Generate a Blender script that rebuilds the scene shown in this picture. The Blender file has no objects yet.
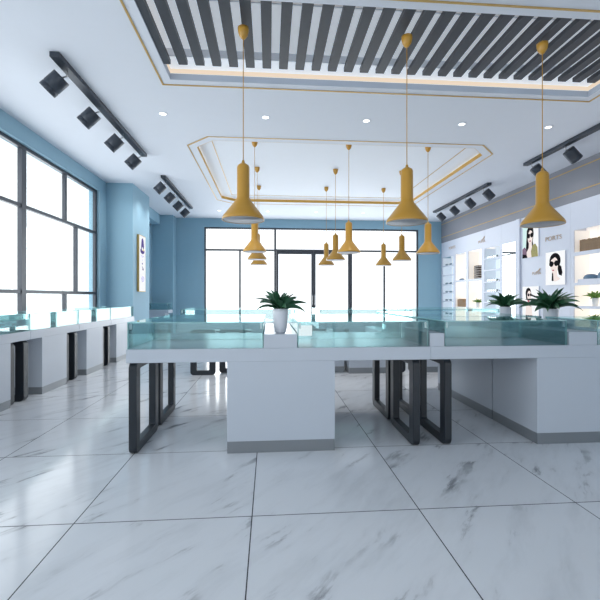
import bpy, bmesh, math, random
from mathutils import Vector, Matrix
random.seed(7)
C = bpy.context.scene.collection
PI = math.pi
CH = 4.07            # ceiling height
YF = 14.3            # far wall
# ------------------------------------------------------------------ materials
def newmat(name):
    m = bpy.data.materials.new(name); m.use_nodes = True
    nt = m.node_tree; nt.nodes.clear()
    out = nt.nodes.new('ShaderNodeOutputMaterial')
    return m, nt, out
def pbr(name, col, rough=0.5, metal=0.0, spec=0.5, noise=0.03, scale=6.0, coat=0.0):
    m, nt, out = newmat(name)
    b = nt.nodes.new('ShaderNodeBsdfPrincipled')
    b.inputs['Roughness'].default_value = rough
    b.inputs['Metallic'].default_value = metal
    b.inputs['Specular IOR Level'].default_value = spec
    b.inputs['Coat Weight'].default_value = coat
    tc = nt.nodes.new('ShaderNodeTexCoord')
    n = nt.nodes.new('ShaderNodeTexNoise'); n.inputs['Scale'].default_value = scale
    nt.links.new(tc.outputs['Object'], n.inputs['Vector'])
    r = nt.nodes.new('ShaderNodeMix'); r.data_type = 'RGBA'
    r.inputs['A'].default_value = (*[c*(1-noise) for c in col], 1)
    r.inputs['B'].default_value = (*[min(1, c*(1+noise)) for c in col], 1)
    nt.links.new(n.outputs['Fac'], r.inputs['Factor'])
    nt.links.new(r.outputs['Result'], b.inputs['Base Color'])
    nt.links.new(b.outputs[0], out.inputs[0])
    return m
def emis(name, col, strength, cam=None):
    m, nt, out = newmat(name)
    e = nt.nodes.new('ShaderNodeEmission')
    e.inputs[0].default_value = (*col, 1); e.inputs[1].default_value = strength
    nt.links.new(e.outputs[0], out.inputs[0])
    return m
def glassy(name, tint, refl=1.0, rough=0.0, haze=0.0, hazecol=(.5, .8, .8)):
    m, nt, out = newmat(name)
    t = nt.nodes.new('ShaderNodeBsdfTransparent'); t.inputs[0].default_value = (*tint, 1)
    g = nt.nodes.new('ShaderNodeBsdfGlossy'); g.inputs[0].default_value = (.92, 1, 1, 1); g.inputs['Roughness'].default_value = rough
    f = nt.nodes.new('ShaderNodeFresnel'); f.inputs[0].default_value = 1.45
    mu = nt.nodes.new('ShaderNodeMath'); mu.operation = 'MULTIPLY'; mu.inputs[1].default_value = refl
    nt.links.new(f.outputs[0], mu.inputs[0])
    mx = nt.nodes.new('ShaderNodeMixShader')
    nt.links.new(mu.outputs[0], mx.inputs[0]); nt.links.new(t.outputs[0], mx.inputs[1]); nt.links.new(g.outputs[0], mx.inputs[2])
    last = mx
    if haze > 0:
        d = nt.nodes.new('ShaderNodeBsdfDiffuse'); d.inputs[0].default_value = (*hazecol, 1)
        m2 = nt.nodes.new('ShaderNodeMixShader'); m2.inputs[0].default_value = haze
        nt.links.new(mx.outputs[0], m2.inputs[1]); nt.links.new(d.outputs[0], m2.inputs[2]); last = m2
    nt.links.new(last.outputs[0], out.inputs[0])
    return m

def glow(name, col, st, ecol):
    m = pbr(name, col, .6, noise=.01); b = [n for n in m.node_tree.nodes if n.type == 'BSDF_PRINCIPLED'][0]
    b.inputs['Emission Color'].default_value = (*ecol, 1); b.inputs['Emission Strength'].default_value = st; return m
def marble():
    m, nt, out = newmat('polished marble tile')
    N = nt.nodes; L = nt.links
    def math_(op, a, b=None, c=None):
        n = N.new('ShaderNodeMath'); n.operation = op
        for i, v in enumerate((a, b, c)):
            if v is None: continue
            if isinstance(v, (int, float)): n.inputs[i].default_value = v
            else: L.new(v, n.inputs[i])
        return n.outputs[0]
    geo = N.new('ShaderNodeNewGeometry')
    sp = N.new('ShaderNodeSeparateXYZ'); L.new(geo.outputs['Position'], sp.inputs[0])
    TX, TY = .985, .985
    ux = math_('DIVIDE', math_('ADD', sp.outputs[0], 1.085 + 20*TX), TX)
    uy = math_('DIVIDE', math_('ADD', sp.outputs[1], -2.285 + 20*TY), TY)
    fx, fy = math_('FRACT', ux), math_('FRACT', uy)
    ix, iy = math_('FLOOR', ux), math_('FLOOR', uy)
    ex = math_('MINIMUM', fx, math_('SUBTRACT', 1.0, fx))
    ey = math_('MINIMUM', fy, math_('SUBTRACT', 1.0, fy))
    e = math_('MINIMUM', ex, ey)
    joint = math_('LESS_THAN', e, 0.0032)
    # every tile its own veining
    tid = math_('ADD', math_('MULTIPLY', ix, 7.31), math_('MULTIPLY', iy, 3.77))
    cmb = N.new('ShaderNodeCombineXYZ')
    L.new(math_('MULTIPLY', ux, TX), cmb.inputs[0]); L.new(math_('MULTIPLY', uy, TY), cmb.inputs[1]); L.new(tid, cmb.inputs[2])
    # warp
    wn = N.new('ShaderNodeTexNoise'); wn.inputs['Scale'].default_value = 2.2; wn.inputs['Detail'].default_value = 5
    L.new(cmb.outputs[0], wn.inputs['Vector'])
    vm = N.new('ShaderNodeVectorMath'); vm.operation = 'MULTIPLY_ADD'
    L.new(wn.outputs['Color'], vm.inputs[0]); vm.inputs[1].default_value = (.13, .13, 0); L.new(cmb.outputs[0], vm.inputs[2])
    mp = N.new('ShaderNodeMapping'); mp.vector_type = 'TEXTURE'; mp.inputs['Rotation'].default_value = (0, 0, math.radians(50)); mp.inputs['Scale'].default_value = (1/1.25, 1/5.5, 1)
    L.new(vm.outputs[0], mp.inputs['Vector'])
    vn = N.new('ShaderNodeTexNoise'); vn.inputs['Scale'].default_value = 1.5; vn.inputs['Detail'].default_value = 6; vn.inputs['Roughness'].default_value = .62
    L.new(mp.outputs[0], vn.inputs['Vector'])
    r1 = N.new('ShaderNodeValToRGB'); r1.color_ramp.elements[0].position = 0.575; r1.color_ramp.elements[1].position = 0.66
    L.new(vn.outputs['Fac'], r1.inputs[0])
    mk = N.new('ShaderNodeTexNoise'); mk.inputs['Scale'].default_value = 2.4; mk.inputs['Detail'].default_value = 2
    L.new(cmb.outputs[0], mk.inputs['Vector'])
    rm = N.new('ShaderNodeValToRGB'); rm.color_ramp.elements[0].position = .44; rm.color_ramp.elements[1].position = .60
    L.new(mk.outputs['Fac'], rm.inputs[0])
    vein = math_('MULTIPLY', r1.outputs[0], rm.outputs[0])
    # feathery blotch
    r2 = N.new('ShaderNodeValToRGB'); r2.color_ramp.elements[0].position = .46; r2.color_ramp.elements[1].position = .80
    L.new(vn.outputs['Fac'], r2.inputs[0])
    blot = math_('MULTIPLY', r2.outputs[0], 0.22)
    allv = math_('MINIMUM', math_('ADD', math_('MULTIPLY', vein, .72), blot), 1.0)
    mx = N.new('ShaderNodeMix'); mx.data_type = 'RGBA'
    mx.inputs['A'].default_value = (.66, .685, .72, 1); mx.inputs['B'].default_value = (.20, .21, .23, 1)
    L.new(allv, mx.inputs['Factor'])
    mj = N.new('ShaderNodeMix'); mj.data_type = 'RGBA'; mj.inputs['B'].default_value = (.035, .04, .05, 1)
    L.new(joint, mj.inputs['Factor']); L.new(mx.outputs['Result'], mj.inputs['A'])
    b = N.new('ShaderNodeBsdfPrincipled'); b.inputs['Roughness'].default_value = .07
    b.inputs['Specular IOR Level'].default_value = .24
    L.new(mj.outputs['Result'], b.inputs['Base Color'])
    L.new(math_('ADD', .12, math_('MULTIPLY', joint, .5)), b.inputs['Roughness'])
    L.new(b.outputs[0], out.inputs[0])
    return m

M = dict(
    wall=pbr('blue painted plaster', (.26, .435, .545), .65, noise=.02),
    ceil=pbr('white painted ceiling', (.70, .74, .81), .7, noise=.01),
    tray=pbr('white tray ceiling', (.80, .84, .90), .7, noise=.01),
    gold=pbr('brushed gold trim', (.55, .36, .12), .4, .3),
    lip=pbr('warm gold lip', (.62, .36, .07), .4, .1),
    frame=pbr('dark grey aluminium', (.045, .052, .066), .4, .2),
    slat=pbr('charcoal slat', (.036, .041, .052), .45, noise=.12, scale=14),
    black=pbr('black powder coat', (.012, .017, .024), .35, noise=.1),
    white=pbr('white lacquer', (.50, .545, .61), .25, spec=.5, noise=.01),
    unitw=pbr('white shelving lacquer', (.66, .695, .79), .4, noise=.01),
    niche=pbr('niche back board', (.84, .82, .78), .6, noise=.02),
    nichew=pbr('white niche back board', (.80, .86, .92), .5, noise=.02),
    kick=pbr('grey metal kick plate', (.23, .25, .27), .3, .3),
    kickb=pbr('black kick plate', (.02, .022, .026), .4),
    bulk=pbr('grey bulkhead paint', (.24, .25, .285), .6, noise=.02),
    yellow=pbr('mustard lacquer', (.54, .285, .035), .33, noise=.04, coat=.2),
    diff=pbr('frosted diffuser', (.46, .46, .49), .5),
    track=pbr('dark spotlight metal', (.045, .055, .072), .35, .3, noise=.1),
    chrome=pbr('brushed steel', (.55, .56, .58), .3, .9),
    pot=pbr('white ceramic', (.66, .69, .74), .25, noise=.02),
    soil=pbr('dark soil', (.03, .02, .015), .9, noise=.3, scale=60),
    leaf=pbr('dark green leaf', (.028, .105, .05), .4, noise=.5, scale=18),
    leafy=pbr('bright green leaf', (.12, .25, .04), .4, noise=.4, scale=18),
    skirt=pbr('white skirting', (.6, .63, .68), .5),
    brown=pbr('brown book cloth', (.24, .15, .08), .6, noise=.25, scale=20),
    brownd=pbr('dark book cloth', (.07, .05, .045), .6, noise=.25, scale=20),
    navy=pbr('slate blue leather', (.10, .19, .30), .5, noise=.15),
    tan=pbr('pink tan leather', (.45, .27, .23), .5, noise=.1),
    specs=pbr('dark spectacle acetate', (.03, .03, .04), .3),
    lens=glassy('smoky lens', (.25, .28, .32), 1.0),
    skin=emis('glowing skin print', (.97, .86, .82), .98), paper=emis('glowing white print', (.96, .98, 1.0), 1.05),  # prints emit light of their own so skin and paper stay bright
    hair=pbr('printed black hair', (.006, .005, .008), .9, spec=.1), lips=pbr('printed red lips', (.5, .05, .08), .5),
    olive=pbr('printed olive jacket', (.33, .28, .05), .5, noise=.5, scale=30), plum=pbr('printed plum', (.16, .05, .12), .5),
    aqua=emis('glowing aqua print', (.72, .95, .93), 1.0), purple=pbr('printed purple', (.05, .015, .20), .8), lilac=pbr('printed lilac', (.45, .36, .8), .5),
    logo=pbr('rose gold letter', (.52, .37, .26), .4, .0),
    mirror=pbr('mirror', (.92, .97, .97), .02, 1.0, noise=0),
    trayglow=glow('glowing recess white', (.74, .78, .84), .42, (.85, .92, 1)), nicheglow=glow('glowing niche back', (.80, .78, .74), .62, (1, .91, .83)), nichewglow=glow('glowing white niche back', (.74, .79, .84), .42, (.86, .95, 1)),  # emission stands in for light inside the ceiling recess and the niches
    nicheside=glow('glowing niche side', (.80, .78, .74), .36, (1, .90, .80)), nichewside=glow('glowing white niche side', (.68, .73, .78), .18, (.86, .93, 1)),  # sides and shelves glow too, in place of hidden niche lighting
    reveal=pbr('shade-grey recess face', (.42, .47, .55), .7),  # shade of the recess face put into its colour
    led=emis('warm led strip', (.90, .74, .58), 1.0), ledw=emis('niche led strip', (1.0, .88, .74), 5.0),
    ledc=emis('cool niche led strip', (.9, .96, 1.0), 5.0), cove=emis('cove led strip', (1.0, .90, .80), 3.2),
    bulb=emis('downlight lens', (1, 1, .98), 3.0),
    pane=glassy('window glass', (.985, .995, .995), .22),
    glass=glassy('teal tinted case glass', (.90, .957, .962), .8, haze=.04, hazecol=(.36, .60, .64)),
    gedge=glassy('polished glass edge', (.65, .9, .9), 1.0, haze=.4, hazecol=(.55, .9, .92)),
    marble=marble(),
)
# ------------------------------------------------------------------ mesh builder
class MB:
    def __init__(s): s.v = []; s.f = []; s.m = []; s.s = []
    def add(s, vs, fs, mi=0, sm=False):
        o = len(s.v); s.v += [tuple(v) for v in vs]
        for f in fs: s.f.append(tuple(i+o for i in f)); s.m.append(mi); s.s.append(sm)
        return s
    def box(s, x0, x1, y0, y1, z0, z1, mi=0):
        vs = [(x, y, z) for x in (x0, x1) for y in (y0, y1) for z in (z0, z1)]
        return s.add(vs, [(0, 1, 3, 2), (4, 6, 7, 5), (0, 4, 5, 1), (2, 3, 7, 6), (0, 2, 6, 4), (1, 5, 7, 3)], mi)
    def pane(s, x0, x1, y0, y1, z0, z1):       # big faces slot 0, thin edges slot 1
        d = (x1-x0, y1-y0, z1-z0); ax = d.index(min(d)); o = len(s.v)
        s.box(x0, x1, y0, y1, z0, z1)
        axes = [0, 0, 1, 1, 2, 2]
        for k in range(6): s.m[-6+k] = 0 if axes[k] == ax else 1
        return s
    def lathe(s, prof, n=28, mi=0, cx=0, cy=0, cz=0, mat=None, cap=True):
        vs = []; fs = []
        for r, z in prof:
            for k in range(n):
                a = 2*PI*k/n; p = Vector((r*math.cos(a), r*math.sin(a), z))
                if mat: p = mat @ p
                vs.append((p.x+cx, p.y+cy, p.z+cz))
        for i in range(len(prof)-1):
            for k in range(n):
                a = i*n+k; b = i*n+(k+1) % n
                fs.append((a, b, b+n, a+n))
        s.add(vs, fs, mi, True)
        if cap:
            o = len(s.v)-len(vs)
            if prof[0][0] > 1e-5: s.f.append(tuple(o+k for k in range(n))[::-1]); s.m.append(mi); s.s.append(False)
            if prof[-1][0] > 1e-5: s.f.append(tuple(o+(len(prof)-1)*n+k for k in range(n))); s.m.append(mi); s.s.append(False)
        return s
    def tube(s, pts, r, n=8, mi=0):
        pts = [Vector(p) for p in pts]; vs = []; fs = []
        for i, p in enumerate(pts):
            t = (pts[min(i+1, len(pts)-1)]-pts[max(i-1, 0)]).normalized()
            a = t.cross(Vector((0, 0, 1)) if abs(t.z) < .9 else Vector((1, 0, 0))).normalized(); b = t.cross(a)
            for k in range(n):
                q = p+(a*math.cos(2*PI*k/n)+b*math.sin(2*PI*k/n))*r; vs.append(q)
        for i in range(len(pts)-1):
            for k in range(n): fs.append((i*n+k, i*n+(k+1) % n, (i+1)*n+(k+1) % n, (i+1)*n+k))
        fs.append(tuple(range(n))[::-1]); fs.append(tuple((len(pts)-1)*n+k for k in range(n)))
        return s.add(vs, fs, mi, True)
    def prism(s, poly, d0, d1, fn, mi=0):        # poly (u,v) extruded between depths via fn(u,v,d)
        n = len(poly)
        vs = [fn(u, v, d0) for u, v in poly]+[fn(u, v, d1) for u, v in poly]
        fs = [tuple(range(n))[::-1], tuple(range(n, 2*n))]+[(i, (i+1) % n, n+(i+1) % n, n+i) for i in range(n)]
        return s.add(vs, fs, mi)
    def build(s, name, mats, parent=None, bevel=0, loc=None, fix=True):
        me = bpy.data.meshes.new(name); me.from_pydata(s.v, [], s.f)
        if not isinstance(mats, (list, tuple)): mats = [mats]
        for m in mats: me.materials.append(M[m])
        for p, mi, sm in zip(me.polygons, s.m, s.s): p.material_index = mi; p.use_smooth = sm
        if fix:
            bm = bmesh.new(); bm.from_mesh(me); bmesh.ops.recalc_face_normals(bm, faces=bm.faces); bm.to_mesh(me); bm.free()
        o = bpy.data.objects.new(name, me); C.objects.link(o)
        if parent: o.parent = parent
        if loc: o.location = loc
        if bevel:
            b = o.modifiers.new('bevel', 'BEVEL'); b.width = bevel; b.segments = 2; b.limit_method = 'ANGLE'
        return o
def thing(name, label, cat, loc=(0, 0, 0), rotz=0, group=None):
    o = bpy.data.objects.new(name, None); C.objects.link(o); o.empty_display_size = .1
    o.location = loc; o.rotation_euler = (0, 0, rotz); tag(o, label, cat, group); return o
def tag(o, label, cat, group=None):
    o['label'] = label; o['category'] = cat
    if group: o['group'] = group
    return o
def struct(o): o['kind'] = 'structure'; return o
def dup(root, loc=None, rotz=None, label=None):
    def cp(o, par):
        c = o.copy(); C.objects.link(c); c.parent = par
        for ch in list(o.children): cp(ch, c)
        return c
    r = cp(root, None)
    if loc: r.location = loc
    if rotz is not None: r.rotation_euler = (0, 0, rotz)
    if label: r['label'] = label
    return r
def plate(name, outer, holes, fn, thick, mat):   # flat sheet with holes, extruded by vector thick
    bm = bmesh.new()
    for lp in [outer]+holes:
        vs = [bm.verts.new(fn(u, v)) for u, v in lp]
        for i in range(len(vs)): bm.edges.new((vs[i], vs[(i+1) % len(vs)]))
    r = bmesh.ops.triangle_fill(bm, edges=bm.edges[:], use_beauty=True)
    faces = [g for g in r['geom'] if isinstance(g, bmesh.types.BMFace)]
    ex = bmesh.ops.extrude_face_region(bm, geom=bm.faces[:])
    bmesh.ops.translate(bm, vec=thick, verts=[g for g in ex['geom'] if isinstance(g, bmesh.types.BMVert)])
    bmesh.ops.recalc_face_normals(bm, faces=bm.faces)
    me = bpy.data.meshes.new(name); bm.to_mesh(me); bm.free(); me.materials.append(M[mat])
    o = bpy.data.objects.new(name, me); C.objects.link(o); return o
def rect(a, b, c, d): return [(a, c), (b, c), (b, d), (a, d)]
def cham(a, b, c, d, k): return [(a+k, c), (b-k, c), (b, c+k), (b, d-k), (b-k, d), (a+k, d), (a, d-k), (a, c+k)]

# ------------------------------------------------------------------ setting
XL, XR, YN = -4.0, 6.8, -2.5
struct(MB().box(XL-.25, XR+.2, YN-.2, YF+.2, -.12, 0).build('floor', 'marble'))
T1 = (-1.28, 4.46, 3.76, 5.22); T2 = (-1.36, 4.21, 7.19, 11.72); K2 = .34
struct(plate('ceiling', rect(XL-.25, XR+.2, YN-.2, YF+.2), [rect(*T1), cham(*T2, K2)], lambda u, v: (u, v, CH), (0, 0, .04), 'ceil'))
# tray boxes above the two openings
def ring(mb, inner, outer, z0, z1, mi=0):        # closed strip between two same-count loops
    n = len(inner)
    vs = [(x, y, z0) for x, y in inner]+[(x, y, z0) for x, y in outer]+[(x, y, z1) for x, y in inner]+[(x, y, z1) for x, y in outer]
    fs = []
    for i in range(n):
        j = (i+1) % n
        fs += [(i, j, n+j, n+i), (2*n+i, 3*n+i, 3*n+j, 2*n+j), (i, 2*n+i, 2*n+j, j), (n+i, n+j, 3*n+j, 3*n+i)]
    mb.add(vs, fs, mi)
o = MB(); Z1T = 4.22
a, b, c, d = T1
ring(o, rect(a, b, c, d), rect(a-.06, b+.06, c-.06, d+.06), CH+.04, Z1T)
loopstrip0 = MB(); ring(loopstrip0, rect(a+.004, b-.004, c+.004, d-.004), rect(a-.0, b+.0, c-.0, d+.0), CH+.001, 4.15); struct(loopstrip0.build('trim_10', 'reveal'))  # grey lining imitates the shade on the recess face
o.box(a-.06, b+.06, c-.06, d+.06, Z1T, Z1T+.03)
struct(o.build('ceiling', 'trayglow'))  # recess boards glow by themselves to brighten the slat gaps
Z2T = 4.165
o = MB(); a, b, c, d = T2
ring(o, cham(a-.18, b+.18, c-.18, d+.18, K2), cham(a-.22, b+.22, c-.22, d+.22, K2), CH+.04, Z2T)
o.prism(cham(a-.22, b+.22, c-.22, d+.22, K2), Z2T, Z2T+.03, lambda u, v, w: (u, v, w))
struct(o.build('ceiling', 'tray'))
# gold lines on the ceiling
def loopstrip(name, A, B, z0, z1, mat):
    o = MB(); ring(o, A, B, z0, z1); return struct(o.build(name, mat))
g1 = (-1.39, 4.57, 3.655, 5.33)
loopstrip('trim_1', rect(*g1), rect(g1[0]-.022, g1[1]+.022, g1[2]-.022, g1[3]+.022), CH-.008, CH+.001, 'gold')
def chl(t, e, k): return cham(t[0]-e, t[1]+e, t[2]-e, t[3]+e, k)
G2 = (-1.50, 4.36, 7.03, 11.97)
loopstrip('trim_2', chl(G2, 0, .43), chl(G2, .02, .43), CH-.008, CH+.001, 'gold')
loopstrip('trim_3', chl(T2, -.005, K2), chl(T2, -.001, K2), CH+.0, CH+.076, 'lip')
G3 = (-1.06, 3.80, 7.24, 11.33)
loopstrip('trim_4', chl(G3, 0, .02), chl(G3, .014, .02), Z2T-.008, Z2T+.001, 'gold')
# led strips
o = MB(); ring(o, rect(*T1), rect(T1[0]-.01, T1[1]+.01, T1[2]-.01, T1[3]+.01), 4.155, 4.215)
tag(o.build('led_strip', 'led', loc=(0, 0, 0)), 'warm light strip around the slatted ceiling recess', 'light strip')
bpy.data.objects['led_strip'].scale = (.9985, .9985, 1); bpy.data.objects['led_strip'].location = (.0024, .0067, 0)
o = MB(); ring(o, chl(T2, .04, K2), chl(T2, .07, K2), CH+.041, CH+.049)
tag(o.build('led_strip', 'cove'), 'white light strip hidden in the cove of the eight-sided ceiling tray', 'light strip')

# walls
def Lw(u, v): return (XL, u, v)
W1 = (3.72, 9.68, .35, 3.78); W0 = (-1.9, 3.0, .35, 3.78); DL = (11.45, 12.95, 0, 3.70)
struct(plate('wall_left', [(YN-.2, 0), (DL[0], 0), (DL[0], DL[3]), (DL[1], DL[3]), (DL[1], 0), (YF+.2, 0), (YF+.2, CH), (YN-.2, CH)],
             [rect(*W1), rect(*W0)], Lw, (-.25, 0, 0), 'wall'))
FO = (-2.32, 5.52, 0, 3.76)
struct(plate('wall_back', [(XL, 0), (FO[0], 0), (FO[0], FO[3]), (FO[1], FO[3]), (FO[1], 0), (XR, 0), (XR, CH), (XL, CH)], [],
             lambda u, v: (u, YF, v), (0, .2, 0), 'wall'))
struct(MB().box(XR, XR+.2, YN-.2, YF+.2, 0, CH).build('wall_right', 'wall'))
FF = (-2.6, 5.6, 0.0, 3.6)
struct(plate('wall_front', [(XL, 0), (FF[0], 0), (FF[0], FF[3]), (FF[1], FF[3]), (FF[1], 0), (XR, 0), (XR, CH), (XL, CH)], [],
             lambda u, v: (u, YN, v), (0, -.2, 0), 'wall'))  # unseen wall, its wide opening added to let light in
# pillars
struct(MB().box(-4.0, -3.37, 10.05, 11.4, 0, CH).build('pillar_left', 'wall'))
struct(MB().box(-4.0, -3.30, 13.84, YF, 0, CH).build('pillar_back', 'wall'))
struct(MB().box(-4.0, -3.72, 11.4, 13.84, 3.74, CH).build('beam_left', 'wall'))
struct(MB().box(6.4, XR, 2.5, YF, 3.26, CH).build('bulkhead_right', 'bulk'))
for k, z in enumerate((3.94, 3.46)):
    struct(MB().box(6.392, 6.401, 2.5, YF, z, z+.018).build('trim_%d' % (5+k), 'gold'))
for nm, bx in (('baseboard_left', (-4.0, -3.985, YN, 10.05, 0, .1)), ('baseboard_right', (6.785, 6.8, YN, 2.5, 0, .1)),
               ('baseboard_back', (-3.30, -2.36, 14.285, YF, 0, .1))):
    struct(MB().box(*bx).build(nm, 'skirt'))

# left windows
def side_window(name, y0, y1, z0, z1, half):
    f = MB(); xa, xb = -4.13, -4.07; t = .06
    f.box(xa, xb, y0, y1, z1-t, z1); f.box(xa, xb, y0, y1, z0, z0+t)
    f.box(xa, xb, y0, y0+t, z0+t, z1-t); f.box(xa, xb, y1-t-.02, y1, z0+t, z1-t)
    mids = [] ; L = half; k = y1
    segs = []
    while k-L > y0-.3: segs.append((max(k-L, y0), k)); k -= L
    for a_, b_ in segs:
        if a_ > y0+.1: f.box(xa, xb+.01, a_-.062, a_+.062, z0+t, z1-t)
        u = a_+L*.493; w = a_+L*.655
        for q, za, zb in ((u, 2.80, z1-t), (u, z0+t, 1.32), (w, 1.38, 2.74)):
            if q > y0+.15: f.box(xa, xb, q-.035, q+.035, za, zb)
    f.box(xa, xb-.002, y0+t, y1-t, 2.74, 2.80); f.box(xa, xb-.002, y0+t, y1-t, 1.32, 1.38)
    w = struct(f.build(name, 'frame'))
    MB().box(-4.125, -4.115, y0+t, y1-t, z0+t, z1-t).build('pane', 'pane', w)
    MB().box(-4.25, -3.96, y0, y1, z0-.04, z0).build('window_sill', 'skirt', w)
    return w
side_window('window_1', W1[0], W1[1], W1[2], W1[3], 2.79)
side_window('added_window', W0[0], W0[1], W0[2], W0[3], 2.79)  # unseen window added to bring in more light
# shopfront at the far end
f = MB(); ya, yb = 14.33, 14.42
t = .055
f.box(FO[0], FO[1], ya, yb, FO[3]-t, FO[3])
for x in (FO[0]+.0, FO[1]-t): f.box(x, x+t, ya, yb, 0, FO[3]-t)
f.box(FO[0]+t, .17, ya, yb, 2.92, 2.98); f.box(3.03, FO[1]-t, ya, yb, 2.92, 2.98); f.box(.24, 2.96, ya, yb, 2.94, 2.99)
for x in (.205, 2.995): f.box(x-.035, x+.035, ya, yb, 0, FO[3]-t)
for x in (-1.06, 4.24): f.box(x-.03, x+.03, ya, yb, .06, 2.92)
f.box(FO[0]+t, .17, ya, yb, 0, .06); f.box(3.03, FO[1]-t, ya, yb, 0, .06)
w = struct(f.build('window_3', 'frame'))
g = MB(); g.box(FO[0]+t, .17, 14.37, 14.38, .06, 3.7); g.box(3.03, FO[1]-t, 14.37, 14.38, .06, 3.7); g.box(.24, 2.96, 14.37, 14.38, 2.99, 3.7)
g.build('pane', 'pane', w)
for nm, x0, x1 in (('door_1', .245, 1.598), ('door_2', 1.602, 2.955)):
    d_ = MB(); s_ = .075
    d_.box(x0, x1, ya, yb, 2.82, 2.935); d_.box(x0, x1, ya, yb, .01, .12)
    d_.box(x0, x0+s_, ya, yb, .12, 2.82); d_.box(x1-s_, x1, ya, yb, .12, 2.82)
    dd = struct(d_.build(nm, 'frame'))
    MB().box(x0+s_, x1-s_, 14.37, 14.38, .12, 2.82).build('pane', 'pane', dd)
    hx = x1-.04 if nm == 'door_1' else x0+.04
    MB().tube([(hx, ya+.01, .95), (hx, ya-.05, .98), (hx, ya-.05, 1.32), (hx, ya+.01, 1.35)], .012).build('door_handle', 'chrome', dd)
# door in the left wall
d_ = MB(); d_.box(-4.12, -4.02, DL[0], DL[1], DL[3]-.05, DL[3]); d_.box(-4.12, -4.02, DL[0], DL[0]+.05, 0, DL[3]-.05); d_.box(-4.12, -3.98, DL[1]-.05, DL[1], 0, DL[3]-.05)
dd = struct(d_.build('door_3', 'frame'))
MB().box(-4.10, -4.05, DL[0]+.05, DL[1]-.05, .01, DL[3]-.05).build('door_leaf', 'wall', dd)
MB().tube([(-4.05, 11.62, 1.05), (-4.0, 11.62, 1.05), (-4.0, 11.74, 1.05)], .011).build('door_handle', 'chrome', dd)
# unseen shopfront added behind the viewer to let light in
f = MB(); 
for x in (-2.6, -.6, 1.45, 3.5, 5.54): f.box(x, x+.06, -2.62, -2.54, 0, 3.6)
f.box(-2.54, 5.54, -2.62, -2.54, 3.54, 3.6); f.box(-2.54, 5.54, -2.615, -2.545, 2.6, 2.66)
w = struct(f.build('added_shopfront', 'frame')); MB().box(-2.54, 5.54, -2.585, -2.575, 0, 3.54).build('pane', 'pane', w)

# slatted ceiling feature
sl = thing('slatted_ceiling', 'row of charcoal slats set into the nearer rectangular ceiling recess', 'ceiling slats', (1.6, 4.35, 4.08))
for k in range(28):
    x = -1.247+k*.2025-1.6
    MB().box(x-.054, x+.054, -.57, .545, 0, .055).build('slat', 'slat', sl)
for y in (-.48, .45):
    MB().box(-2.87, 2.80, y, y+.02, .055, .14).build('mounting_rail', 'tray', sl)

# ------------------------------------------------------------------ counters
ZB, ZT, ZG = .737, .845, 1.06
def loop_leg(parent, x, y0, y1, axis='y', th=.062, bar=.10, z1=ZB):
    """rounded rectangular hoop standing on the floor"""
    def rr(a, b, c, d, r):
        pts = []
        for cx_, cy_, s in ((b-r, c+r, -90), (b-r, d-r, 0), (a+r, d-r, 90), (a+r, c+r, 180)):
            for q in range(6):
                an = math.radians(s+90*q/5); pts.append((cx_+r*math.cos(an), cy_+r*math.sin(an)))
        return pts
    A = rr(y0, y1, 0, z1, .055); B = rr(y0+bar, y1-bar, .075, z1-.06, .018)
    n = len(A)
    fn = (lambda u, v, w: (w, u, v)) if axis == 'y' else (lambda u, v, w: (u, w, v))
    vs = [fn(u, v, x) for u, v in A]+[fn(u, v, x) for u, v in B]+[fn(u, v, x+th) for u, v in A]+[fn(u, v, x+th) for u, v in B]
    fs = []
    for i in range(n):
        j = (i+1) % n
        fs += [(i, j, n+j, n+i), (2*n+i, 3*n+i, 3*n+j, 2*n+j), (i, 2*n+i, 2*n+j, j), (n+i, n+j, 3*n+j, 3*n+i)]
    m = MB(); m.add(vs, fs)
    return m.build('leg', 'black', parent, bevel=.006)
def glass_case(parent, x0, x1, y0, y1, z0=ZT, z1=ZG, t=.008):
    m = MB()
    m.pane(x0, x1, y0, y0+t, z0, z1-t); m.pane(x0, x1, y1-t, y1, z0, z1-t)
    m.pane(x0, x0+t, y0+t, y1-t, z0, z1-t); m.pane(x1-t, x1, y0+t, y1-t, z0, z1-t)
    c = m.build('glass_case', ['glass', 'gedge'], parent)
    MB().pane(x0, x1, y0, y1, z1-t, z1).build('glass_lid', ['glass', 'gedge'], c)
    for xx in (x0+.012, x1-.026):
        MB().box(xx, xx+.014, y0+.01, y0+.024, z1-.06, z1-.012).build('corner_clip', 'chrome', c)
    return c
def counter(label, loc, rotz, L, D, bases, legs, cases, group, kick='kick', slab=(0, None)):
    t = thing('display_counter', label, 'counter', loc, rotz, group)
    MB().box(0, L, 0, D, ZB, ZT).build('countertop', 'white', t, bevel=.004)
    for (a, b_, c_, d_) in bases:
        b = MB().box(a, b_, c_, d_, .095, ZB).build('base', 'white', t)
        MB().box(a+.001, b_-.001, c_+.001, d_-.001, 0, .095).build('kick_plate', kick, b)
    for lg in legs: loop_leg(t, *lg)
    for c_ in cases: glass_case(t, *c_)
    return t
G1 = 'glass-topped white counters of the front island'
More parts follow.
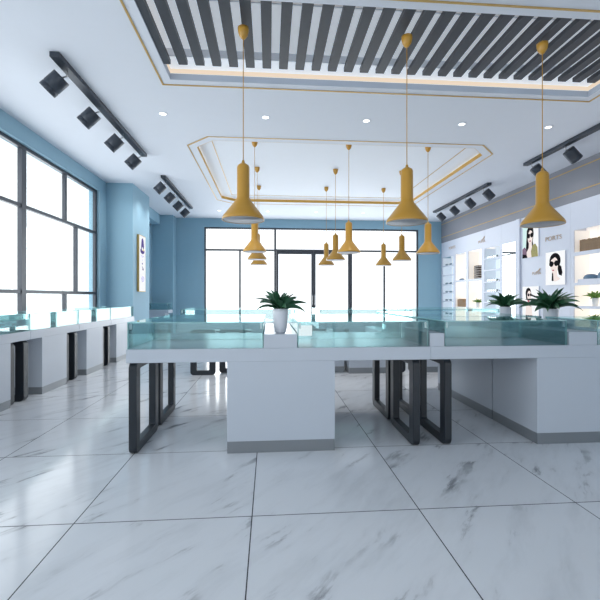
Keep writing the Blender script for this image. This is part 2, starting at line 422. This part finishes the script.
# front island, origin at its front left corner
A = counter('white counter with two glass cases standing nearest the viewer, left of the front island', (-1.13, 3.21, 0), 0, 2.475, .69,
            [(.79, 1.665, .004, .68)], [(.01, .03, .66), (2.335, .03, .66)], [(.008, 1.08, .012, .67), (1.36, 2.46, .012, .67)], G1)
A2 = dup(A, (-1.13, 3.905, 0), 0, 'white glass-case counter directly behind the nearest left counter, backs touching')
B_ = counter('wide white counter with solid base at the right end of the front island', (1.345, 3.21, 0), 0, 2.6, .69,
            [(.94, 1.86, .004, .68)], [(.135, .03, .66)], [(.13, 1.215, .012, .67), (1.50, 2.57, .012, .67)], G1)
B2 = counter('white counter behind the right front counter carrying two potted plants', (1.345, 3.905, 0), 0, 2.6, 1.57,
            [(.94, 1.86, .004, 1.31)], [(.135, .03, .68)], [(.13, 1.5, .03, 1.5)], G1)
# pedestals between the cases
def pedestal(x0, x1, y0, y1, h, label, z0=ZT):
    o = MB().box(-(x1-x0)/2, (x1-x0)/2, -(y1-y0)/2, (y1-y0)/2, 0, h-z0).build('display_plinth', 'white', None, bevel=.003, loc=((x0+x1)/2, (y0+y1)/2, z0))
    tag(o, label, 'plinth'); return o
HP = .957
pedestal(-.045, .225, 3.212, 3.895, HP, 'white box plinth under the small white vase with the plant')
pedestal(-.045, .225, 3.92, 4.595, HP, 'white box plinth behind the one that carries the vase')
pedestal(1.34, 1.465, 3.212, 3.895, HP, 'narrow white plinth between the middle and right front glass cases')
pedestal(2.575, 2.83, 3.212, 3.895, HP, 'white box plinth at the far right edge between two glass cases')
pedestal(3.08, 3.42, 4.22, 4.62, HP, 'low white plinth carrying the nearer of the two right plants')
pedestal(3.08, 3.42, 5.06, 5.44, HP, 'low white plinth carrying the farther of the two right plants')
# card panel added in the middle case, glowing in place of bright light
tag(MB().box(0, .165, 0, .006, 0, .10).build('glare_panel', 'paper', loc=(.245, 3.80, .885)), 'added white card lit in the back of the glass case right of the vase', 'glare')

# second island
G2_ = 'white counters of the second island'
c1 = counter('white counter of the second island seen under the left front counter', (-1.45, 6.42, 0), 0, 1.9, 1.25,
             [(1.15, 1.85, .2, 1.2)], [(.04, .18, .58, 'x'), (.2, .62, 1.05, 'x')], [(.03, 1.87, .02, 1.2)], G2_)
c2 = counter('white counter of the second island seen between the front bases', (.80, 6.40, 0), 0, 1.50, 1.25,
             [(.26, .455, .16, 1.0), (.505, 1.13, .01, 1.2)], [(.05, 1.17, 1.47, 'x')], [(.02, 1.47, .02, 1.2)], G2_)
c3 = counter('white counter at the right end of the second island', (2.32, 6.40, 0), 0, 1.6, 1.25,
             [(.30, 1.0, .01, 1.2)], [(.08, .02, .28, 'x')], [(.02, 1.57, .02, 1.2)], G2_)
# left wall row: 5 units, fronts facing the room
labs = ['white glass-case counter nearest the viewer in the left window row', 'second white glass-case counter from the near end of the left window row',
        'middle white glass-case counter of the left window row', 'fourth white glass-case counter from the near end of the left window row',
        'farthest white glass-case counter of the left window row, beside the pillar']
for k in range(5):
    y0 = 2.615+1.245*k
    if k == 0:
        Lr = counter(labs[0], (-2.93, y0, 0), PI/2, 1.238, .60, [(.25, .87, .004, .57)],
                     [(.873, .02, .57, 'y', .095), (1.135, .02, .57, 'y', .095)], [(.01, 1.225, .012, .585)], 'glass-topped counters in the left window row')
    else: dup(Lr, (-2.93, y0, 0), PI/2, labs[k])
counter('small white counter with a glass case in the far left corner', (-3.95, 12.95, 0), 0, .72, .55, [(.1, .6, .03, .52)], [], [(.03, .7, .02, .53)], None)

# ------------------------------------------------------------------ pendants
def pendant(label, x, y, zc, zb, group):
    t = thing('pendant_lamp', label, 'lamp', (x, y, zc), 0, group)
    z = zb-zc
    MB().lathe([(.0, -.115), (.02, -.11), (.045, -.075), (.056, -.03), (.058, 0)], 24).build('canopy', 'yellow', t)
    MB().tube([(0, 0, .035 if zc < 4.06 else 0), (0, 0, z+.60)], .0045).build('cord', 'yellow', t)
    MB().lathe([(.006, z+.62), (.012, z+.615), (.016, z+.592), (.035, z+.58), (.056, z+.565), (.064, z+.545), (.065, z+.235), (.078, z+.205),
                (.155, z+.105), (.206, z+.040), (.216, z+.02), (.218, z), (.211, z), (.209, z+.018), (.15, z+.09), (.06, z+.20)], 40, cap=False).build('lamp_shade', 'yellow', t)
    MB().lathe([(0, z+.006), (.209, z+.003), (.209, z+.012), (0, z+.014)], 40, cap=False).build('diffuser', 'diff', t)
    return t
XS = (-.27, 1.46, 2.98)
for x, s in zip(XS, ('left', 'middle', 'right')):
    pendant('large mustard pendant lamp hanging nearest the viewer, %s of the three under the slats' % s, x, 4.11, 4.035, 2.052, 'mustard pendant lamps under the slatted recess')
XS2 = (-.275, 1.50, 3.045)
for r_, (y, s2) in enumerate(zip((7.40, 8.91, 10.38), ('nearest', 'second', 'farthest'))):
    for x, s in zip(XS2, ('left', 'middle', 'right')):
        pendant('small mustard pendant lamp, %s in the %s file under the eight-sided tray' % (s2, s), x, y, Z2T, 2.10, 'mustard pendant lamps under the eight-sided tray')

# ------------------------------------------------------------------ track lights
def track(label, x, y0, side, heads):
    t = thing('track_light', label, 'track light', (x, y0, CH), 0, 'dark four-head track lights')
    MB().box(-.055, .055, 0, 3.25, -.06, 0).build('rail', 'track', t, bevel=.004)
    for hy in heads:
        # head aims down and towards the wall
        ax = Vector((side*.72, 0, -.69)).normalized()
        up = Matrix.Rotation(math.atan2(side*.72, -.69), 4, 'Y')      # rotates +Z onto ax
        c = Vector((side*.145, hy, -.22))
        m = MB().lathe([(.0, -.105), (.088, -.105), (.093, -.095), (.093, .045), (.089, .048), (.089, .056), (.093, .059), (.093, .11), (.082, .11), (.082, .09), (0, .09)], 28, 0, c.x, c.y, c.z, up, cap=False)
        m.v = [tuple(c+(Vector(q)-c)*1.13) for q in m.v]
        h = m.build('spotlight', 'track', t)
        MB().tube([(0, hy, -.05), (0, hy, -.125), (c.x-ax.x*.10, hy, c.z-ax.z*.10)], .011).build('swivel_arm', 'chrome', h)
        MB().lathe([(0, .092), (.08, .092), (.08, .097), (0, .097)], 24, 0, c.x, c.y, c.z, up, cap=False).build('lens', 'diff', h)
        ld = bpy.data.lights.new('spotlight_lamp', 'SPOT'); ld.energy = 30 if side < 0 else 9; ld.spot_size = math.radians(95); ld.spot_blend = 1; ld.shadow_soft_size = .05; ld.color = (1, .97, .94)
        lo = bpy.data.objects.new('spotlight_lamp', ld); C.objects.link(lo); lo.parent = h
        lo.rotation_euler = ax.to_track_quat('-Z', 'Y').to_euler(); lo.location = c+ax*.125
    return t
hl = (.29, 1.21, 2.14, 3.06)
track('dark track light with four spotlights above the left windows, nearer one', -2.455, 4.72, -1, hl)
track('dark track light with four spotlights on the left, farther one near the far wall', -2.445, 9.32, -1, hl)
track('dark track light with four spotlights on the right, nearer one cut by the photo edge', 5.365, 4.66, 1, hl)
track('dark track light with four spotlights on the right, farther one above the shelving', 5.38, 9.30, 1, hl)
# downlights
k = 0
for y in (6.2, 13.0):
    for x, s in zip((-1.63, -.06, 1.54, 3.12, 4.6), ('leftmost', 'second from left', 'middle', 'second from right', 'rightmost')):
        t = thing('downlight', 'small round recessed downlight, %s of the row %s' % (s, 'between the two ceiling recesses' if y < 7 else 'close to the far wall'), 'downlight', (x, y, CH), 0, 'round recessed downlights')
        MB().lathe([(.05, -.004), (.068, -.006), (.070, 0)], 28, cap=False).build('trim_ring', 'ceil', t)
        MB().lathe([(0, -.003), (.05, -.003)], 28, cap=False).build('lens', 'bulb', t, fix=False)
        ld = bpy.data.lights.new('downlight_lamp', 'SPOT'); ld.energy = 75; ld.spot_size = math.radians(110); ld.spot_blend = .8; ld.shadow_soft_size = .06; ld.color = (1, .95, .9)
        lo = bpy.data.objects.new('downlight_lamp', ld); C.objects.link(lo); lo.parent = t; lo.location = (0, 0, -.02)

# ------------------------------------------------------------------ plants
def leafmesh(m, ang, el0, L, w, droop, base, mi=0, n=8, roll=0.0):
    az = Vector((math.cos(ang), math.sin(ang), 0)); side = Vector((-math.sin(ang), math.cos(ang), 0))
    p = Vector(base); el = el0; vs = []; 
    for i in range(n+1):
        q = i/n; ww = w*(math.sin(PI*min(1, (q*.93+.07)**.8))**.9)*(1 if i < n else 0)
        d = az*math.cos(el)+Vector((0, 0, math.sin(el))); nn = side.cross(d); s2 = side*math.cos(roll)+nn*math.sin(roll); n2 = nn*math.cos(roll)-side*math.sin(roll)
        vs += [p+s2*ww-n2*ww*.3, p.copy(), p-s2*ww-n2*ww*.3]
        p = p+d*L/n; el -= droop/n
    fs = []
    for i in range(n):
        for k_ in (0, 1): fs.append((3*i+k_, 3*i+k_+1, 3*i+k_+4, 3*i+k_+3))
    m.add(vs, fs, mi, True)
def plant(label, loc, prof, scale, leafmat, seed, nl=26, spread=1.0, name='potted_plant', zs=None):
    rnd = random.Random(seed)
    t = thing(name, label, 'plant', loc)
    MB().lathe(prof, 32).build('pot', 'pot', t)
    top = prof[-1][1] if zs is None else zs
    r = prof[-1][0]*.85
    MB().lathe([(0, top-.012), (r*.9, top-.012), (r*.9, top-.02), (0, top-.02)], 24, cap=False).build('soil', 'soil', t)
    m = MB()
    for i in range(nl):
        q = i/nl
        ang = i*2.39996+rnd.uniform(-.2, .2)
        el = math.radians(84-54*q+rnd.uniform(-6, 6)); L = scale*(.205+.07*rnd.random())*(.78+.34*q)*spread
        leafmesh(m, ang, el, L, scale*.025*(1+.25*rnd.random()), math.radians(28+52*q+rnd.uniform(-8, 8)), (.008*math.cos(ang), .008*math.sin(ang), top-.015), roll=rnd.choice((-1, 1))*rnd.uniform(.4, 1.05))
    m.build('foliage', leafmat, t, fix=False)
    return t
vase = [(.0, 0), (.036, 0), (.046, .012), (.056, .06), (.061, .11), (.064, .165), (.064, .205), (.058, .205)]
plant('green leafy plant in a tall white vase on the middle front plinth', (.092, 3.33, HP), vase, .92, 'leaf', 3, 28)
cyl = [(.0, 0), (.066, 0), (.072, .008), (.078, .16), (.080, .168), (.072, .168)]
plant('spreading green plant in a white pot, nearer of the two on the right counter', (3.235, 4.32, HP), cyl, 1.28, 'leaf', 11, 34)
plant('spreading green plant in a white pot, farther of the two on the right counter', (3.27, 5.25, HP), cyl, 1.22, 'leaf', 21, 32)

# ------------------------------------------------------------------ right wall shelving
XS0 = 6.40
def unit(label, y0, y1, z0, z1, cols, rows, led, back, name='shelving_unit', shelves=(), side=.06):
    """cols: list of (ya,yb); rows: list of (za,zb) openings; everything between is board"""
    t = thing(name, label, 'shelving', (XS0, (y0+y1)/2, 0)); oy = (y0+y1)/2
    holes = [rect(a-oy, b-oy, c, d) for a, b in cols for c, d in rows]
    p = plate('front_frame', rect(y0-oy, y1-oy, z0, z1), holes, lambda u, v: (0, u, v), (.02, 0, 0), 'unitw'); p.parent = t
    m = MB(); m.box(.36, .375, y0-oy, y1-oy, z0, z1); m.build('back_board', back+'glow', t)  # board emits light itself, no lamp behind it
    for a, b in cols:
        for yy in (a-.012, b):
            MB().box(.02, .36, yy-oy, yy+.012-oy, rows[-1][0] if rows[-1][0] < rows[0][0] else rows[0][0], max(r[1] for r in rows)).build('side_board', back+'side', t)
        for c, d in rows:
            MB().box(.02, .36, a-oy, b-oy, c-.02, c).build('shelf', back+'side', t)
    return t
# open eyewear bays: many shallow shelves
ROW_E = [(.12, .45), (.50, .78), (.82, 1.08), (1.12, 1.38), (1.42, 1.68), (1.72, 2.02), (2.06, 2.36), (2.40, 2.70)]
unit('white eyewear bay with glowing boards in the far corner, farthest along the right wall', 13.27, 14.29, 0, 3.26, [(13.34, 14.2)], ROW_E, 'ledc', 'nichew')
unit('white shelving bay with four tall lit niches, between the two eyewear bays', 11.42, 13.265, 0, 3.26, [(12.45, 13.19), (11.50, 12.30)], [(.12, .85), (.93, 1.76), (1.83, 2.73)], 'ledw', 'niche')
unit('white eyewear bay with glowing boards beside the tall mirror', 10.47, 11.415, 0, 3.26, [(10.54, 11.34)], ROW_E, 'ledc', 'nichew')
ROW_N = [(.12, .58), (.64, 1.02), (1.08, 1.50), (1.56, 2.12), (2.20, 2.66)]
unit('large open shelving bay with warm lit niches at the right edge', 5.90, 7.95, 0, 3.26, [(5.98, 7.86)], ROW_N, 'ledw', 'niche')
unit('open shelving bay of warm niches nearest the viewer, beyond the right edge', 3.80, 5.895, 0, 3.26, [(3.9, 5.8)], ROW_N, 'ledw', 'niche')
struct(MB().box(6.4, 6.78, 2.5, 3.795, 0, 3.26).build('trim_7', 'unitw'))
# poster wall and mirror
struct(MB().box(6.4, 6.78, 7.955, 9.62, 0, 3.26).build('trim_8', 'unitw'))
struct(MB().box(6.36, 6.78, 9.625, 9.76, 0, 3.26).build('trim_9', 'unitw'))
mt = thing('tall_mirror', 'tall narrow frameless mirror panel between eyewear bay and posters', 'mirror', (6.4, 10.11, .1))
MB().box(0, .38, -.345, .355, -.1, 3.16).build('backing_board', 'unitw', mt)
MB().box(-.012, 0, -.28, .29, .1, 2.60).build('mirror_glass', 'mirror', mt)
MB().box(-.022, -.012, -.28, .29, 2.28, 2.315).build('reflection_bar', 'frame', mt)  # dark bar imitates a window line reflected in the mirror

# logos in metal letters
def letters(txt, loc, size, label, swoosh=False, slant=0.0):
    cu = bpy.data.curves.new('lettering', 'FONT'); cu.body = txt; cu.size = size; cu.extrude = .002; cu.align_x = 'CENTER'; cu.space_character = 1.05; cu.shear = slant
    tmp = bpy.data.objects.new('tmp', cu); C.objects.link(tmp)
    dg = bpy.context.evaluated_depsgraph_get(); me = bpy.data.meshes.new_from_object(tmp.evaluated_get(dg))
    bpy.data.objects.remove(tmp)
    if swoosh:                                    # leaping shape rising over the end of the word
        bm = bmesh.new(); bm.from_mesh(me)
        pts = [(.02, .74), (.12, .86), (.40, .92), (.62, 1.05), (.86, 1.30), (1.10, 1.52), (1.18, 1.46), (1.02, 1.22), (1.12, 1.05), (1.02, 1.02), (.88, 1.08), (.72, .86), (.80, .70), (.70, .70), (.58, .84), (.40, .80), (.22, .74), (.10, .62)]
        vs0 = [bm.verts.new((x*size, y*size, .006)) for x, y in pts]; bm.faces.new(vs0)
        vs1 = [bm.verts.new((x*size, y*size, -.006)) for x, y in pts]; bm.faces.new(vs1[::-1])
        for i in range(len(pts)): bm.faces.new((vs0[i], vs1[i], vs1[(i+1) % len(pts)], vs0[(i+1) % len(pts)]))
        bmesh.ops.recalc_face_normals(bm, faces=bm.faces); bm.to_mesh(me); bm.free()
    for v_ in me.vertices: v_.co.y *= .82
    me.materials.clear(); me.materials.append(M['logo'])
    o = bpy.data.objects.new('wall_lettering', me); C.objects.link(o)
    o.rotation_euler = (PI/2, 0, -PI/2); o.location = loc
    tag(o, label, 'lettering')
    return o
letters('PORTS', (6.390, 8.46, 2.545), .17, 'rose gold metal letters on the white wall right of the top poster')
letters('PUMA', (6.390, 9.02, 1.80), .115, 'rose gold lettering with a leaping mark, left of the middle poster', True)
letters('PUMA', (6.390, 11.48, 2.90), .145, 'gold lettering with a leaping mark above the far lit niches', True)
letters('PORTS', (6.390, 13.42, 2.95), .16, 'gold lettering high in the far corner above the eyewear bay')

# posters: u to the viewer's right (towards -Y), v up, on plane facing -X
def blob(cx, cy, rx, ry, n=22, a0=0, a1=360):
    return [(cx+rx*math.cos(math.radians(a0+(a1-a0)*k_/n)), cy+ry*math.sin(math.radians(a0+(a1-a0)*k_/n))) for k_ in range(n if a1-a0 == 360 else n+1)]
def poster(label, y, z, W, H, bg, layers, mats):
    t = thing('poster', label, 'poster', (6.4, y, z))
    MB().box(-.022, 0, -W/2, W/2, 0, H).build('poster_panel', 'unitw', t)  # panel holds no lamp, the print itself glows
    m = MB(); fn = lambda u, v, d: (d, W/2-u*W, v*H)
    m.prism([(0.0, 0), (1, 0), (1, 1), (0, 1)], -.0225, -.026, fn, 0)
    for i, (poly, mi) in enumerate(layers):
        m.prism([(min(max(u, .0), 1), min(max(v, 0), 1)) for u, v in poly], -.026-.0006*i, -.0275-.0006*i, fn, mi)
    m.build('print', [bg]+mats, t)
    return t
mats = ['hair', 'skin', 'lips', 'olive', 'plum', 'aqua']
poster('top poster of a dark-haired woman in sunglasses and olive jacket', 9.22, 2.23, .58, .80, 'paper', [
    ([(0, .25), (.42, .25), (.42, 1), (0, 1)], 6),
    ([(.18, .0), (.22, .30), (.26, .62), (.28, .84), (.40, .95), (.55, .96), (.68, .88), (.72, .72), (.66, .48), (.72, .22), (.78, .0)], 1),
    ([(.40, .30), (.42, .46), (.60, .46), (.62, .28), (.74, .10), (.70, .0), (.24, .0), (.26, .16)], 2),
    (blob(.50, .63, .16, .23), 2),
    ([(.33, .70), (.36, .90), (.60, .90), (.68, .70), (.60, .80), (.48, .84)], 1),
    (blob(.41, .665, .085, .075), 1), (blob(.60, .675, .085, .075), 1), ([(.41, .70), (.60, .71), (.60, .685), (.41, .675)], 1),
    (blob(.50, .50, .055, .02), 3),
    ([(0, .0), (0, .28), (.14, .34), (.26, .26), (.30, .0)], 5),
    ([(0, .0), (0, .12), (.26, .10), (.34, .0)], 1),
    ([(.60, .0), (.56, .18), (.66, .36), (.82, .40), (.96, .28), (1, .0)], 4)], mats)
poster('middle poster of a woman with slicked black hair and round sunglasses', 8.38, 1.53, .60, .75, 'paper', [
    ([(.66, .62), (.82, .54), (.88, .36), (.84, .26), (.70, .30), (.64, .46)], 1),
    (blob(.50, .72, .29, .235), 1),
    ([(.34, .16), (.36, .42), (.62, .46), (.62, .26), (.78, .18), (.70, .14), (.50, .10)], 2),
    (blob(.46, .60, .20, .235), 2),
    ([(.22, .66), (.28, .86), (.50, .92), (.74, .84), (.76, .58), (.70, .62), (.66, .74), (.50, .83), (.32, .76)], 1),
    (blob(.32, .635, .115, .085), 1), (blob(.58, .645, .115, .085), 1), ([(.32, .665), (.58, .68), (.58, .65), (.32, .635)], 1),
    (blob(.42, .44, .05, .02), 3),
    ([(.34, .12), (.36, .38), (.42, .34), (.44, .12)], 1)], mats)
poster('bottom poster of a woman with arm raised to her glasses, behind the plants', 9.22, .70, .60, .82, 'paper', [
    (blob(.38, .80, .17, .16), 1), ([(.22, .80), (.24, .62), (.36, .60), (.36, .80)], 1),
    ([(.18, 0), (.24, .40), (.40, .50), (.58, .44), (.66, .0)], 2),
    (blob(.44, .72, .125, .15), 2), (blob(.40, .745, .06, .045), 1), (blob(.54, .75, .06, .045), 1),
    ([(.56, .77), (.98, .68), (.98, .63), (.56, .72)], 1),
    (blob(.40, .575, .07, .055), 3),
    ([(.24, .0), (.30, .14), (.44, .10), (.44, 0)], 5)], mats)

# light box on the left pillar, facing the room (+X)
t = thing('light_box_sign', 'narrow gold-edged light box with purple artwork on the blue pillar', 'sign', (-3.37, 10.62, 1.40))
MB().box(0, .055, -.26, .26, 0, 1.46).build('frame', 'gold', t)
m = MB(); fn = lambda u, v, d: (d, -.245+u*.49, .015+v*1.43)
m.prism(rect(0, 1, 0, 1), .055, .058, fn, 0)
for i, (poly, mi) in enumerate([
    ([(.30, .86), (.36, .94), (.52, .97), (.66, .93), (.74, .82), (.72, .70), (.24, .70)], 1), (blob(.48, .73, .34, .055), 1), (blob(.62, .755, .16, .022), 2), (blob(.46, .77, .10, .03), 0),
    (rect(.28, .72, .635, .645), 3), (rect(.34, .62, .615, .622), 3), (rect(.44, .54, .56, .575), 3), (blob(.46, .50, .08, .015), 1),
    ([(.36, .46), (.50, .44), (.66, .40), (.60, .375), (.46, .39), (.50, .42)], 1),
    (blob(.52, .22, .23, .05), 3), (blob(.52, .22, .17, .036), 0), (rect(.36, .68, .214, .226), 3), (rect(.49, .55, .19, .25), 3)]):
    m.prism(poly, .058+.0004*i, .0595+.0004*i, fn, mi)
m.build('print', ['paper', 'purple', 'gold', 'lilac'], t)

# ------------------------------------------------------------------ goods on the shelves
def glasses_proto(label, group):
    t = thing('eyeglasses', label, 'glasses', (6.52, 11, 1), 0, group)
    m = MB()
    for s in (-1, 1):
        pts = [(0, s*.037+.031*math.cos(2*PI*k_/14), .024+.022*math.sin(2*PI*k_/14)) for k_ in range(15)]
        m.tube(pts, .0045, 6)
        m.tube([(0, s*.068, .032), (.06, s*.070, .031), (.115, s*.068, .026), (.14, s*.066, .008)], .003, 6)
    m.tube([(0, -.008, .03), (0, 0, .034), (0, .008, .03)], .003, 6)
    m.build('spectacle_frame', 'specs', t)
    l = MB()
    for s in (-1, 1): l.add([(0, s*.037+.030*math.cos(2*PI*k_/14), .024+.021*math.sin(2*PI*k_/14)) for k_ in range(14)], [tuple(range(14))])
    l.build('lens_pair', 'lens', t, fix=False)
    return t
gp = None
def put_glasses(y, z, label, group):
    global gp
    if gp is None: gp = glasses_proto(label, group); o = gp; o.location = (6.44, y, z); o.scale = (1.25, 1.25, 1.3)
    else: o = dup(gp, (6.44, y, z), 0, label)
    o['group'] = group
shelf_names = {1.12: 'shelf just above the counters', 1.42: 'fifth shelf up', 1.72: 'sixth shelf up', 2.06: 'second shelf from the top', 2.40: 'top shelf', .82: 'third shelf up'}
for z in (.82, 1.12, 1.42, 1.72, 2.40):
    for k_, y in enumerate((11.17, 10.98, 10.79, 10.66)[:3]):
        put_glasses(y, z, 'dark glasses on the %s beside the mirror, %s' % (shelf_names[z], ('left pair', 'middle pair', 'right pair')[k_]), 'glasses in the bay beside the mirror')
for z in (.82, 1.12, 1.42, 1.72, 2.40):
    for k_, y in enumerate((13.95, 13.62)):
        put_glasses(y, z, 'dark glasses on the %s of the far corner bay, %s' % (shelf_names[z], ('left pair', 'right pair')[k_]), 'glasses in the far corner bay')

def book(y, z, w, h, d, mat, label, group, flat=False, x=6.46):
    t = thing('book', label, 'book', (x, y, z), 0, group)
    MB().box(0, d, 0, .004, 0, h).box(0, d, w-.004, w, 0, h).box(0, .004, .004, w-.004, 0, h).build('cover', mat, t)
    MB().box(.004, d-.004, .004, w-.004, .004, h-.004).build('page_block', 'niche', t)
    return t
y = 7.78; hs = [.245, .25, .235, .25, .24, .245, .23, .25, .24, .25, .235]
for i, h in enumerate(hs):
    w = .055+.012*((i*7) % 3); y -= w
    book(y, 2.20, w-.003, h, .2, 'brown', 'brown cloth book on the top right niche shelf, %s from the left' % ('first second third fourth fifth sixth seventh eighth ninth tenth eleventh'.split()[i]), 'brown books in the top right niche')
for i in range(6):
    t = thing('book', 'dark flat book in the upper far niche, %s of the stack of six' % ('bottom', 'second', 'third', 'fourth', 'fifth', 'top')[i], 'book', (6.46, 11.92, 1.83+.082*i), 0, 'stack of dark books in the far niche')
    MB().box(0, .24, -.15+.008*(i % 2), .15, 0, .018).box(0, .24, -.15+.008*(i % 2), .15, .034, .056).build('cover', 'brownd', t)
    MB().box(.02, .22, -.135, .136, .018, .034).build('page_block', 'niche', t)
    if i: t.location.z = 1.83+.072*i
for i in range(4):
    w = .12; yy = 13.16-.125*(i+1)
    book(yy, .93, w, (.26, .27, .25, .16)[i], .2, 'brown', 'brown box file in the lower far niche, %s from the left' % ('first', 'second', 'third', 'fourth and shortest')[i], 'brown box files in the far lower niche')
# handbags / folded leather goods on a white riser
pedestal_o = MB().box(-.14, .14, -.62, .62, 0, .07).build('shelf_riser', 'unitw', loc=(6.58, 7.19, 1.56)); tag(pedestal_o, 'low white riser on the middle niche shelf at the right edge', 'riser')
def pouch(label, loc, sy, sx, sz, mat, tilt=0):
    t = thing('glasses_case', label, 'glasses case', loc, tilt)
    prof = [(-1, .0), (-.98, .35), (-.8, .75), (-.45, .97), (0, 1), (.45, .97), (.8, .75), (.98, .35), (1, 0)]
    m = MB(); vs = []; fs = []
    for i in range(9):
        q = -1+i/4; s = math.sqrt(max(.05, 1-abs(q)**3))
        for u, v in prof: vs.append((q*sx, u*sy*s, v*sz*s))
    for i in range(8):
        for k_ in range(8): fs.append((i*9+k_, i*9+k_+1, i*9+k_+10, i*9+k_+9))
    fs.append(tuple(range(9))); fs.append(tuple(72+k_ for k_ in range(9))[::-1])
    fs.append(tuple([i*9 for i in range(9)]+[i*9+8 for i in range(8, -1, -1)]))
    m.add(vs, fs, 0, True); m.build('case_body', mat, t)
    MB().box(-sx*.2, sx*.2, -sy*.06, sy*.06, sz*.985, sz*1.03).build('clasp', 'gold', t)
    return t
pouch('slate blue leather case at the left end of the riser', (6.53, 7.57, 1.63), .16, .08, .10, 'navy')
pouch('slate blue leather case second along the riser', (6.53, 7.22, 1.63), .16, .08, .15, 'navy')
pouch('pinkish tan leather case right of the blue ones on the riser', (6.53, 6.87, 1.63), .16, .08, .20, 'tan')
pouch('small dark case on the shelf of the upper far niche', (6.48, 12.88, 1.83), .10, .05, .06, 'navy', .3)
spot = [(.0, 0), (.045, 0), (.055, .05), (.06, .16), (.052, .16)]
plant('yellow-green plant in a white pot in the right niche', (6.58, 7.52, 1.08), spot, .8, 'leafy', 5, 26, 1.1)
plant('yellow-green plant in the niche below the other yellow-green plant', (6.56, 7.55, .64), [(0, 0), (.05, 0), (.06, .14), (.052, .14)], .75, 'leafy', 8, 24, 1.1)
plant('small green plant in the far lower niche', (6.52, 11.92, .93), spot, .8, 'leafy', 9, 22, 1.0)

# ------------------------------------------------------------------ light, world, camera
w = bpy.data.worlds.new('sky'); bpy.context.scene.world = w; w.use_nodes = True
bg = w.node_tree.nodes['Background']; bg.inputs[0].default_value = (.95, .97, 1.0, 1); bg.inputs[1].default_value = 1.5
def area(name, loc, rot, sx, sy, e, col=(.93, .97, 1)):
    l = bpy.data.lights.new(name, 'AREA'); l.shape = 'RECTANGLE'; l.size = sx; l.size_y = sy; l.energy = e; l.color = col
    o = bpy.data.objects.new(name, l); C.objects.link(o); o.location = loc; o.rotation_euler = rot; return o
area('daylight_left', (-4.6, 6.7, 2.1), (0, -PI/2, 0), 3.4, 6.0, 190)
area('fill_left_near', (-4.6, .5, 2.1), (0, -PI/2, 0), 3.4, 4.9, 140)  # fill light for the added side window
area('daylight_back', (1.6, 14.9, 1.9), (-PI/2, 0, 0), 7.8, 3.7, 300)
area('fill_front', (1.5, -3.2, 1.9), (PI/2, 0, 0), 8.2, 3.6, 25)  # fill light added at the unseen front opening
cam = bpy.data.cameras.new('camera'); co = bpy.data.objects.new('camera', cam); C.objects.link(co)
co.location = (0, 0, 1.26); co.rotation_euler = (PI/2, 0, -math.atan(30.5/395))
cam.sensor_width = 36; cam.sensor_fit = 'HORIZONTAL'; cam.lens = 395/600*36; cam.shift_y = -.005
cam.clip_start = .05
sc = bpy.context.scene; sc.camera = co
sc.view_settings.view_transform = 'Standard'; sc.view_settings.look = 'None'; sc.view_settings.exposure = -.08
sc.cycles.use_denoising = True
sc.cycles.max_bounces = 10; sc.cycles.diffuse_bounces = 5; sc.cycles.glossy_bounces = 4; sc.cycles.transparent_max_bounces = 32
sc.cycles.caustics_reflective = False; sc.cycles.caustics_refractive = False
sc.cycles.sample_clamp_indirect = 8
